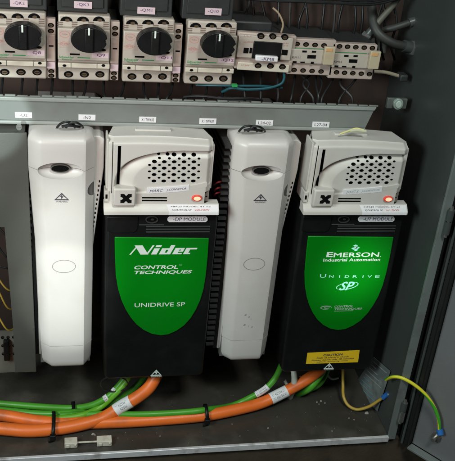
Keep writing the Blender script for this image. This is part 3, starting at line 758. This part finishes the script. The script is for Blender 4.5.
# two small contactors
def make_small(x0, dx, lab_, nm_, sx, tdx):
    t = thing('small_contactor', lab_, 'contactor', (x0+22+dx, 90, 84), 'pair of small beige contactors')
    Y = 60
    def B(px0, py0, px1, py1, y0, y1, m, name, bevel=0, par=None):
        A = at(px0, py0, y0); C = at(px1, py1, y0); g = MB(); g.box(A[0]+dx, C[0]+dx, y0, y1, C[1]-dx*.06, A[1]-dx*.06, m); return g.build(name, par or t, bevel=bevel)
    B(290.6, 38.5, 331.4, 76.0, Y, 67, BEIGEP, 'body', 1.0); B(291, 38.5, 330.6, 73.0, 67.1, 117, AUX, 'shaded_base', 1.0)  # dark colour behind the face stands for a shaded top
    B(291.6, 49.0, 330.6, 64.6, Y-2.5, Y-.1, BEIGE, 'front_plate', .5)
    B(292, 48.0, 326, 48.9, Y-.3, Y+.1, INKG, 'green_line')
    b_ = B(325.6+tdx, 47.0, 333.4+tdx, 65.5, Y-7, Y-2.6, TAB, 'lever', .7)
    B(326.6+tdx, 48.6, 332.4+tdx, 52.0, Y-7.5, Y-6.9, TABO, 'lever_tip', .2, par=t)
    for k in range(len(sx)):
        for px, py in ((sx[k], 44.0+(sx[k]-297)*.055), (sx[k]-3, 70.0+(sx[k]-297)*.055)):
            p = at(px, py, Y); screw_hole(p[0], p[1], Y, 2.7, 2.1, parent=t)
    for (a, b2, c, d_) in ((302.5, 50.6, 306.6, 52.6), (312, 50.8, 316, 52.8), (307.6, 55.0, 315.6, 58.8), (292.8, 61.2, 296.4, 63.4), (300.5, 61.6, 304.6, 63.2), (311, 61.8, 313.6, 64.2)):
        B(a, b2, c, d_, Y-2.8, Y-2.3, VOID, 'window')
    A = at(292.4, 56.2, Y-2.6); C = at(300, 58.6, Y-2.6); g = MB(); g.text(nm_, (A[0]+dx, C[1]-dx*.06, C[0]+dx, A[1]-dx*.06), Y-2.6, INK); g.build('lettering', t, noweld=True)
    return t
make_small(57, 0, 'small beige contactor touching the right side of the KM8 contactor', 'KM11', (297, 306, 315, 324), 0)
make_small(57, 39.8, 'small beige contactor at the right end of the device row', 'KM12', (339.5, 347.5, 355.8, 364.2, 372.4), 4)
rail = MB(); rail.box(-330, 172, 118, 121, 92, 106, STEEL); tag(rail.build('mounting_rail'), 'steel rail holding the row of breakers and contactors', 'rail')

# ------------------------------------------------------------------ control wires
def wire(pts, r, m, name, label, cat, group=None, **k):
    g = MB(); g.tube(pts, r, m, **k); return tag(g.build(name), label, cat, group)
rw = random.Random(11)
for i in range(19):
    px = 3+i*17.2+rw.uniform(-3, 3)
    if 236 < px < 240: px += 6
    y0 = 79+px*.03 if px < 236 else (74 if px < 292 else 77)
    wb = rw.uniform(-5, 5)
    lb = 'thin black wire dropping from a breaker into the grey duct' if px < 236 else 'thin black wire dropping from a contactor into the grey duct'
    a = at3(px, y0-2, 72); b_ = at3(px+wb*.3-1, y0+9, 60); c = at3(px+wb-2, 100, 50); d_ = c+Vector((0, 8, -20))
    wire([a, b_, c, d_], 1.15, BWIRE, 'control_wire', lb, 'wire', 'black wires below the '+('breakers' if px < 236 else 'contactors'))
for i in range(15):
    px = 243+i*11+rw.uniform(-3, 3); k = rw.uniform(-8, 8)
    pts = [at3(px+k, -18, 112), at3(px+k*.6+2, 2, 108), at3(px-k*.3, 22, 104), at3(px+k*.2-2, 44, 108), at3(px, 60, 112)]
    wire(pts, 1.2, BWIRE if i % 4 else GWIRE, 'control_wire', 'thin dark wire hanging behind the contactors near the top', 'wire', 'dark wires behind the contactors')
for i in range(6):
    y = -5+i*1.6
    pts = [at3(225, y-6, 90), at3(270, y-3+rw.uniform(-1, 1), 84), at3(320, y+rw.uniform(-2, 2), 82), at3(372, y+2+rw.uniform(-2, 2), 84), at3(410, y-8, 92)]
    wire(pts, 1.2, BWIRE, 'control_wire', 'dark wire of the loose bundle crossing the top right', 'wire', 'loose bundle of wires across the top')
for i, (x0, x1, x2) in enumerate(((300, 309, 301), (311, 303, 313), (336, 330, 322), (345, 340, 352), (360, 352, 340), (318, 322, 318))):
    wire([at3(x0, 74, 74), at3(x1, 84, 62), at3(x2, 98, 52), at3(x2, 112, 50)], 1.1, BWIRE, 'control_wire', 'thin black wire dropping from a contactor into the grey duct', 'wire', 'black wires below the contactors')
wire([at3(284, 73, 60), at3(284, 79, 56), at3(280, 84.5, 54), at3(266, 88.5, 52), at3(245, 89.5, 52), at3(232, 88.0, 54), at3(222, 92, 60)], 1.2, TWIRE, 'control_wire', 'teal wire looping under the dark-windowed contactor', 'wire')
wire([at3(196, 85, 66), at3(215, 85.5, 58), at3(236, 85.8, 54), at3(262, 86, 54), at3(282, 88, 60)], 1.0, TWIRE, 'control_wire', 'dark teal wire running level just above the duct', 'wire')
g_ = MB(); p = at3(235, 85.6, 52); g_.box(p.x-3, p.x+2, 50, 54, p.z-1, p.z+1.4, mat('green_ferrule', (.03, .3, .08), .4)); tag(g_.build('ferrule', bevel=.3), 'small green ferrule beside the teal wire', 'ferrule')
wire([at3(184, 97, 48), at3(200, 96, 40), at3(222, 98.6, 36), at3(246, 99, 36), at3(262, 100.5, 46)], 1.2, BWIRE, 'control_wire', 'black wire lying along the top edge of the duct', 'wire')
wire([at3(273, 8, 90), at3(279, 14, 84), at3(283, 24, 76), at3(281, 33, 70)], .9, mat('tan_wire', (.30, .22, .15), .5), 'control_wire', 'pale tan wire dropping into the top of the contactor', 'wire')
# conduits at the upper right entering the wall
def conduit(pts, r, label, m=GWIRE):
    t = thing('conduit', label, 'conduit', pts[0]); g = MB(); g.tube(pts, r, m, n=14); g.build('hose', t)
    d_ = (Vector(pts[-1])-Vector(pts[-2])).normalized(); e = Vector(pts[-1])
    g = MB(); g.tube([e-d_*3, e+d_*5], r*1.35, WALL, n=14, sub=1); g.tube([e+d_*5, e+d_*9], r*1.75, mat('gland_grey', (.10, .10, .10), .5), n=6, sub=1); g.build('gland', t); return t
conduit([at3(372, 8, 110), at3(373, 22, 100), at3(379, 34, 92), at3(392, 43, 88), at3(406, 46.5, 90)], 4.3, 'grey curved conduit entering the right wall, lower of two')
conduit([at3(383, 30, 105), at3(395, 27.5, 100), at3(412, 22, 100)], 3.3, 'short grey conduit entering the right wall above the curved one')
conduit([at3(405, -12, 100), at3(394, 4, 98), at3(382, 18, 98), at3(372, 30, 100)], 3.0, 'pale grey-brown sleeve coming down from the upper right corner', mat('sleeve', (.10, .095, .075), .5))
wire([at3(374, 71.5, 78), at3(386, 72.5, 76), at3(399, 76, 78)], 1.7, mat('pale_wire', (.30, .26, .19), .5), 'short_cable', 'short pale cable right of the last contactor', 'cable')
g = MB(); p = at3(402, 77, 78); g.box(p.x-4, p.x+4, 72, 84, p.z-3.2, p.z+3.6, AUX); tag(g.build('cable_gland', bevel=1.5), 'dark gland at the end of the short pale cable', 'gland')
# washer and bracket on the right wall
t = thing('wall_bolt', 'round pale washer on small bracket fixed to the right wall', 'bolt', at3(398, 104, 60))
p = at3(398, 104, 60); g = MB(); g.box(p.x-10, p.x+10, 62, 66, p.z-5.5, p.z+4.5, mat('bracket', (.13, .14, .13), .45, metal=.3)); g.build('bracket', t, bevel=.6)
g = MB(); g.ell(p.x, p.z, 4.9, 5.4, 58.5, 61.9, mat('washer_green', (.30, .36, .32), .4, metal=.2)); g.ell(p.x, p.z, 3.0, 3.5, 57.6, 58.7, mat('washer_white', (.42, .50, .45), .4)); g.build('washer', t, bevel=.5)
# ------------------------------------------------------------------ small loops on top of the filters
for (x, y, lb) in ((70, 123.5, 'black wire loops on top of the left filter'), (252, 127.4, 'black wire loops on top of the right filter')):
    g = MB()
    g.tube([at3(x-13, y+4, 16), at3(x-9, y, 12), at3(x-3, y-1.6, 10), at3(x+3, y+.2, 12), at3(x+5, y+4, 16)], 1.0, BWIRE)
    g.tube([at3(x-4, y+4, 14), at3(x, y, 10), at3(x+6, y-1, 10), at3(x+11, y+1.6, 12), at3(x+13, y+4, 18)], 1.0, BWIRE)
    g.tube([at3(x-8, y+3, 12), at3(x, y+2, 10), at3(x+10, y+3.6, 14)], 1.2, BWIRE)
    tag(g.build('wire_loop'), lb, 'wire')
g = MB(); g.tube([at3(340, 134, 8), at3(347, 131.5, 8), at3(356, 128.6, 8), at3(364, 130.4, 6)], .9, mat('pale_yellow', (.62, .56, .24), .5)); g.tube([at3(350, 131, 8), at3(357, 130.4, 7), at3(366, 131.4, 6)], 1.5, mat('pale_sheath', (.50, .50, .34), .5))
tag(g.build('loose_wire'), 'pale yellow wire end lying on top of the second drive', 'wire')
for i, (x, y) in enumerate(((219, 182), (218, 188), (217, 193))):  # red strands added in place of a red glimmer
    wire([at3(214, y+3, 20), at3(x, y, 14), at3(227, y-1, 30)], .8, REDW, 'control_wire', 'short red strand imitating a red glimmer right of the first drive', 'wire', 'red glimmer strands beside the first drive')

# ------------------------------------------------------------------ cables along the floor
def band(t, Q, f0, f1, r, m, name='sleeve_label', txt=None):
    n = len(Q); a, b_ = int(n*f0), max(int(n*f1), int(n*f0)+2)
    g = MB(); g.tube(Q[a:b_+1], r, m, n=20, sub=1, cap=False); o = g.build(name, t); return o
def cable(pts, r, m, label, cat='cable', group=None, sub=12, bands=()):
    rj = random.Random(len(label)); pts = [Vector(p)+Vector((0, rj.uniform(-.8, .8), rj.uniform(-.3, .5))) for p in pts]
    t = thing('cable', label, cat, pts[0], group)
    g = MB(); g.tube(pts, r, m, n=20, sub=sub); Q = [q.copy() for q in g.last]; g.build('sheath', t)
    for f0, f1 in bands:
        o = band(t, Q, f0, f1, r+.25, PAPER)
        k = int(len(Q)*(f0+f1)/2); c = Q[k]; T = (Q[k+1]-Q[k-1]).normalized(); V = (CP-c).normalized(); V = (V-T*V.dot(T)).normalized(); U = V.cross(T)
        if T.x < 0: T = -T; U = -U
        if U.z < 0: U = -U
        L_ = (Q[int(len(Q)*f1)]-Q[int(len(Q)*f0)]).length*.8
        gg = MB()
        for row in (.3, -.35):
            gg.text('W1 4G2.5 0.6/1kV', (0, 0, 1, 1), 0, INK, map=lambda v, row=row: tuple(c+T*((v[0]-.5)*L_)+U*((row+(v[2]-.5)*.42)*r)+V*(math.sqrt(max(.01, (r+.35)**2-((row+(v[2]-.5)*.42)*r)**2)))))
        gg.build('lettering', o, noweld=True)
    return t
# orange power cables
oz = -257.6
cable([onz(-60, 424, oz), onz(0, 428.5, oz), onz(30, 430.6, oz), onz(60, 429.0, oz), onz(85, 424, oz+1), onz(105, 416.5, oz+4), at3(122, 406, 4), at3(137, 397, 6), at3(149, 387, 10), at3(157, 374, 16), at3(163, 360, 24)],
      6.3, ORANGE, 'thick orange cable rising into the bottom of the first drive', bands=((.555, .655),))
cable([onz(-60, 409, oz), onz(0, 415.5, oz), onz(40, 421, oz), onz(80, 422, oz), onz(120, 421.5, oz), onz(165, 419.6, oz), onz(205, 415.4, oz), onz(240, 409, oz+1), at3(262, 402.5, 12), at3(282, 394, 16), at3(302, 383, 20), at3(318, 371, 26), at3(325, 362, 34)],
      6.0, ORANGE, 'long thick orange cable running under both drives to the second', bands=((.70, .77),))
# green signal cables
gz = -259
cable([onz(-60, 398, gz), onz(0, 403.5, gz), onz(40, 407, gz), onz(72, 407.5, gz+1), at3(92, 405, 14), at3(108, 396.5, 14), at3(119, 386, 18), at3(126, 376, 24), at3(131, 362, 34)], 3.3, GCAB, 'upper green cable curving up under the first drive', bands=((.59, .62), (.68, .705)))
cable([onz(-60, 405, gz), onz(0, 410.5, gz), onz(40, 413.6, gz+2), onz(70, 413, gz+4), at3(95, 409, 22), at3(118, 400, 24), at3(133, 389, 28), at3(143, 378, 34), at3(149, 362, 44)], 3.3, GCAB, 'second green cable curving up under the first drive behind the upper one')
cable([onz(-60, 408, gz), onz(0, 414, gz+2), onz(30, 417.5, gz+3), onz(55, 418.5, gz+5), onz(80, 416, gz+6), at3(100, 407, 12), at3(113, 396, 12), at3(124, 384, 16), at3(131, 372, 24)], 3.1, GCAB2, 'yellow-green cable tied to the orange cables at left', bands=())
cable([onz(60, 415, gz+4), onz(100, 414.5, gz+6), onz(140, 414.5, gz+8), onz(180, 412.5, gz+8), onz(206, 410, gz+9), at3(232, 405.5, 18), at3(252, 397, 18), at3(266, 387.5, 20), at3(276, 377, 24), at3(283, 362, 36)], 3.2, GCAB, 'green cable lying on the orange one and rising between the drives', bands=((.69, .79),))
cable([at3(297, 394, 34), at3(308, 389, 22), at3(316, 381, 22), at3(322, 372, 28), at3(326, 360, 36)], 4.2, GCAB, 'short green cable going up into the second drive', sub=10)
cable([at3(306, 392, 40), at3(318, 386, 30), at3(325, 377, 32), at3(330, 366, 40)], 2.2, GCAB, 'thinner dark green cable beside the short green one', sub=10)
cable([at3(289, 399, 30), at3(293.5, 388, 20), at3(294.5, 378, 20), at3(293, 366, 28)], 3.2, WCAB, 'cream white cable standing up left of the short green cable', sub=10)
cable([at3(295, 394, 34), at3(288, 386, 30), at3(284.5, 380, 32)], 1.8, WCAB, 'thin white cable leaning beside the cream white one', sub=8)
for i, (a, b_) in enumerate((((300, 376), (312, 384)), ((304, 388), (318, 380)), ((326, 374), (338, 378)))):
    wire([at3(a[0], a[1], 50), at3((a[0]+b_[0])/2, (a[1]+b_[1])/2+3, 44), at3(b_[0], b_[1], 48)], 1.1, (REDW, TWIRE, WCAB)[i], 'thin_wire', ('thin red wire', 'thin teal wire', 'thin white wire')[i]+' tangled under the second drive', 'wire')
# black ties
def tie(px, py, Z, L, r, label, ang=.12):
    c = onz(px, py, Z); t = thing('cable_tie', label, 'cable tie', c, 'black cable ties')
    g = MB(); n = 22; out = []
    for k in range(2):
        out.append([])
    R = [[], []]
    for i in range(n):
        a = 2*math.pi*i/n
        for s_, dx_ in ((0, -1.7), (1, 1.7)):
            R[s_].append((c.x+dx_+ang*math.sin(a)*r[1], c.y+r[0]*math.cos(a), c.z+r[1]*math.sin(a)))
    g.loft([R[0], R[1]], BLACK, cap=False); o = g.build('strap', t)
    m_ = o.modifiers.new('s', 'SOLIDIFY'); m_.thickness = .0012; m_.offset = 1
    g = MB(); e = c+Vector((0, -r[0]*.95, -r[1]*.2)); g.box(e.x-2.8, e.x+2.8, e.y-3.2, e.y+1, e.z-3, e.z+2.6, BLACK); g.build('lock', t, bevel=.6)
    g = MB(); g.box(e.x-4.2, e.x-1.4, e.y-2.6, e.y-1.6, e.z-6, e.z-2.8, BLACK); g.build('tail', t, bevel=.3)
tie(53, 424.5, -256, 0, (15.5, 8.2), 'black cable tie round the orange and green cables at left')
tie(206, 413.5, -256.2, 0, (9.0, 8.6), 'black cable tie round the long orange cable in the middle', ang=-.1)
tie(73, 409, -257.5, 0, (8.5, 4.6), 'small black tie round the two green cables at left')
# thin black loops
for i, (cx, cy, rx, ry, lb) in enumerate(((114, 384, 14, 7.5, 'thin black wire loop under the left of the first drive'), (109, 415, 9, 4.5, 'thin black wire loop above the orange cables'))):
    pts = [at3(cx+rx*math.cos(a), cy+ry*math.sin(a), 8+4*math.sin(a)) for a in [2*math.pi*k/12+.4 for k in range(12)]]
    wire(pts, .8, BWIRE, 'wire_loop', lb, 'wire')
g = MB(); p = at3(98, 415.5, 2); g.blob((p.x, p.y, p.z), (3.4, 2.5, 2.8), mat('lime_tip', (.50, .60, .05), .4), seed=4); tag(g.build('wire_tip'), 'lime yellow wire end beside the orange cable', 'wire')
# yellow-green earth wires
t = thing('earth_wire', 'ochre yellow earth wire curling from the second drive to the right wall', 'wire', at3(345, 380, 30))
g = MB(); g.tube([at3(343, 368, 34), at3(343, 384, 26), at3(343.5, 396, 14), at3(348, 405, 6), at3(357, 409.4, 0), at3(369, 406.5, -6), at3(378, 401, -10), at3(384.5, 396.6, -14)], 1.6, YWIRE, n=14); g.build('conductor', t)
p = at3(386.5, 395, 10); g = MB(); g.tube([at3(383, 397.6, -13.5), at3(388, 393.8, -17)], 2.6, BLUE, n=14, sub=1); g.build('lug', t)
g = MB(); g.tube([at3(388, 393.8, -17), at3(391, 396, -20)], 1.8, STEEL, n=6, sub=1); g.ell(at3(391, 396, -18).x, at3(391, 396, -18).z, 2.2, 2.0, -20, -16, STEEL, n=6); g.build('bolt', t)
t = thing('earth_wire', 'green and yellow striped earth wire arching from wall frame to door', 'wire', at3(393, 378, -30))
e0 = on_door(439.5, 431, 5)
def mix(k, px, py):   # depth eases from the frame to the door
    Y = -38+(e0.y+38)*k; return at3(px, py, Y)
g = MB(); g.tube([mix(-.5, 386, 379.5), mix(-.1, 393, 376.8), mix(.1, 402, 378), mix(.3, 414, 384.5), mix(.5, 425, 394), mix(.7, 433.5, 406), mix(.9, 438.6, 419), e0], 1.7, EARTH, n=16, sub=10); g.build('conductor', t)
g = MB(); g.tube([mix(.95, 439.5, 429), on_door(440.6, 434.6, 5)], 3.4, BLUE, n=14, sub=1); g.build('lug', t)
# clear document film leaning on the wall
F0 = [onx(376, 357, 184.8), onx(391, 371, 184.8), onx(378, 414, 184.8), onx(352, 386, 178)]
A = onx(374, 357, 185.2); B = onx(390.5, 371, 184.6); C_ = onx(377.5, 411, 184.0); D = onx(353, 387, 184.4)
g = MB(); v = [g.bm.verts.new(q) for q in (A, B, C_, D)]; g.face(v, GLASSP)
nn = (B-A).cross(D-A).normalized()
v2 = [g.bm.verts.new(q-nn*.5) for q in (A, B, C_, D)]; g.face(v2[::-1], GLASSP)
for i in range(4): g.face([v[i], v[(i+1) % 4], v2[(i+1) % 4], v2[i]], GLASSP)
flm = tag(g.build('data_sheet'), 'crumpled clear data sheet with faint lines leaning at the right wall', 'sheet')
gg = MB()
for i in range(9):
    k = .08+i*.095
    P0 = A+(D-A)*k; P1 = B+(C_-B)*k
    s0 = P0+(P1-P0)*.12; s1 = P0+(P1-P0)*(.9-.17*((i*7) % 4)); w_ = (D-A)*.018; off = nn*(.25 if nn.dot(CP-A) > 0 else -.75)
    m_ = mat('faint_print', (.16, .34, .42), .5) if i > 4 else mat('faint_print2', (.34, .36, .34), .6)
    gg.face([gg.bm.verts.new(q+off) for q in (s0, s1, s1+w_, s0+w_)], m_)
lo_ = gg.build('print_lines', flm)
# rail clips on the front of the floor
t = thing('rail_clip', 'pair of cream plastic clips joined by thin rod on cabinet floor edge', 'clip', onz(88, 443, ZF))
for a, b_ in (((64.5, 442.5), (77.5, 441.5)), ((97, 440.6), (112, 439.6))):
    p0 = onz(a[0], a[1]+6, ZF); p1 = onz(b_[0], b_[1]+6, ZF); y = -30
    x0 = at(a[0], 440, -30)[0]; x1 = at(b_[0], 440, -30)[0]
    g = MB(); g.box(x0, x1, -31, -22, ZF+.3, ZF+6.2, CREAMCLIP); g.box(x0+1.5, x0+5, -32, -30.8, ZF+1.2, ZF+4.8, CREAMCLIP); g.box(x1-3, x1-1, -32.3, -30.8, ZF+3.6, ZF+5.2, CREAMCLIP)
    g.build('clip', t, bevel=.6)
xa = at(77.5, 440, -28)[0]; xb = at(97, 440, -28)[0]
g = MB(); g.tube([(xa-2, -27, ZF+3.4), (xb+2, -27, ZF+3.4)], .9, CREAMCLIP, n=10, sub=1); g.box(xa-2, xb+2, -25.5, -24.5, ZF+.5, ZF+2, CREAMCLIP); g.build('rod', t)
# crumbs
g = MB(); rc = random.Random(5)
for (px, py, s_) in ((367, 413, 1.9), (349, 418, .7), (354, 419.6, .7), (93, 434, 1.4), (95, 435, .8), (317, 402, .8), (321, 401, 1.0), (325, 403, .8), (319, 404, .6), (268, 428, .8), (277, 417, .5), (332, 431, .7), (232, 424, .6), (160, 436, .6), (118, 438, .5), (240, 436, .5)):
    p = onz(px, py, ZF+s_*.3); g.blob((p.x, p.y, p.z), (s_*1.2, s_, s_*.8), CRUMB, seed=int(px))
for k in range(60):
    px, py = rc.uniform(30, 380), rc.uniform(395, 443); s_ = rc.uniform(.12, .32); p = onz(px, py, ZF+.2)
    if p.y > -37 and p.x < 184: g.blob((p.x, p.y, p.z), (s_*1.3, s_, s_*.7), CRUMB, n=5, seed=k)
tag(g.build('dust_crumbs'), 'pale crumbs and dust scattered on the cabinet floor', 'debris', kind='stuff')

# ------------------------------------------------------------------ light
wld = bpy.data.worlds.new('World'); scene.world = wld; wld.use_nodes = True
bg = wld.node_tree.nodes['Background']; bg.inputs[0].default_value = (.75, .85, .85, 1); bg.inputs[1].default_value = .012
def aim(o, p): o.rotation_euler = (Vector(p)*S-o.location).to_track_quat('-Z', 'Y').to_euler()
def area(name, loc, tgt, size, power, col, sy=None, spread=180):
    L = bpy.data.lights.new(name, 'AREA'); L.shape = 'RECTANGLE'; L.size = size; L.size_y = sy or size; L.energy = power; L.color = col; L.spread = math.radians(spread)
    o = bpy.data.objects.new(name, L); COL.objects.link(o); o.location = Vector(loc)*S; aim(o, tgt); return o
def spot(name, loc, tgt, ang, power, col, blend=.5, rad=.01):
    L = bpy.data.lights.new(name, 'SPOT'); L.energy = power; L.color = col; L.spot_size = math.radians(ang); L.spot_blend = blend; L.shadow_soft_size = rad
    o = bpy.data.objects.new(name, L); COL.objects.link(o); o.location = Vector(loc)*S; aim(o, tgt); return o
area('room_light', (110, -720, 900), (60, 0, -20), .22, 7.0, (.92, 1, .95))
spot('warm_light', (-480, -800, 330), (-120, 50, 40), 30, 10, (1, .66, .60), 1, .06)
area('side_fill', (-520, -420, 260), (190, 40, 80), .25, 3.8, (.85, 1, .97))  # added lamp without a visible source, brightens the right wall
sp = spot('bright_patch', (-300, -900, 230), (-141, 0, -82), 12.5, 29, (.90, 1, .95), 1, .010)
sp.scale = (.60, 1, 1)
sp = spot('bright_patch_low', (-300, -900, 230), (-141, 0, -112), 6.8, 15, (.90, 1, .95), .35, .006)
sp.scale = (.85, 1, 1)
spot('post_patch', (-330, -800, 200), (-207, 10, 52), 5.0, 26, (.80, 1, .97), .25, .004)
spot('panel_fill_left', (20, -700, 260), (-54, 0, -95), 7.0, 4, (.85, 1, .85), 1, .02)  # added spot, lifts the first drive's green panel a little
spot('panel_fill', (200, -700, 260), (134, 0, -90), 6.0, 34, (.80, 1, .80), 1, .02)  # added spot that makes the bright centre on the second green panel

scene.view_settings.view_transform = 'Standard'; scene.view_settings.look = 'None'
scene.view_settings.exposure = 0; scene.view_settings.gamma = 1
scene.cycles.use_denoising = True
scene.cycles.max_bounces = 6
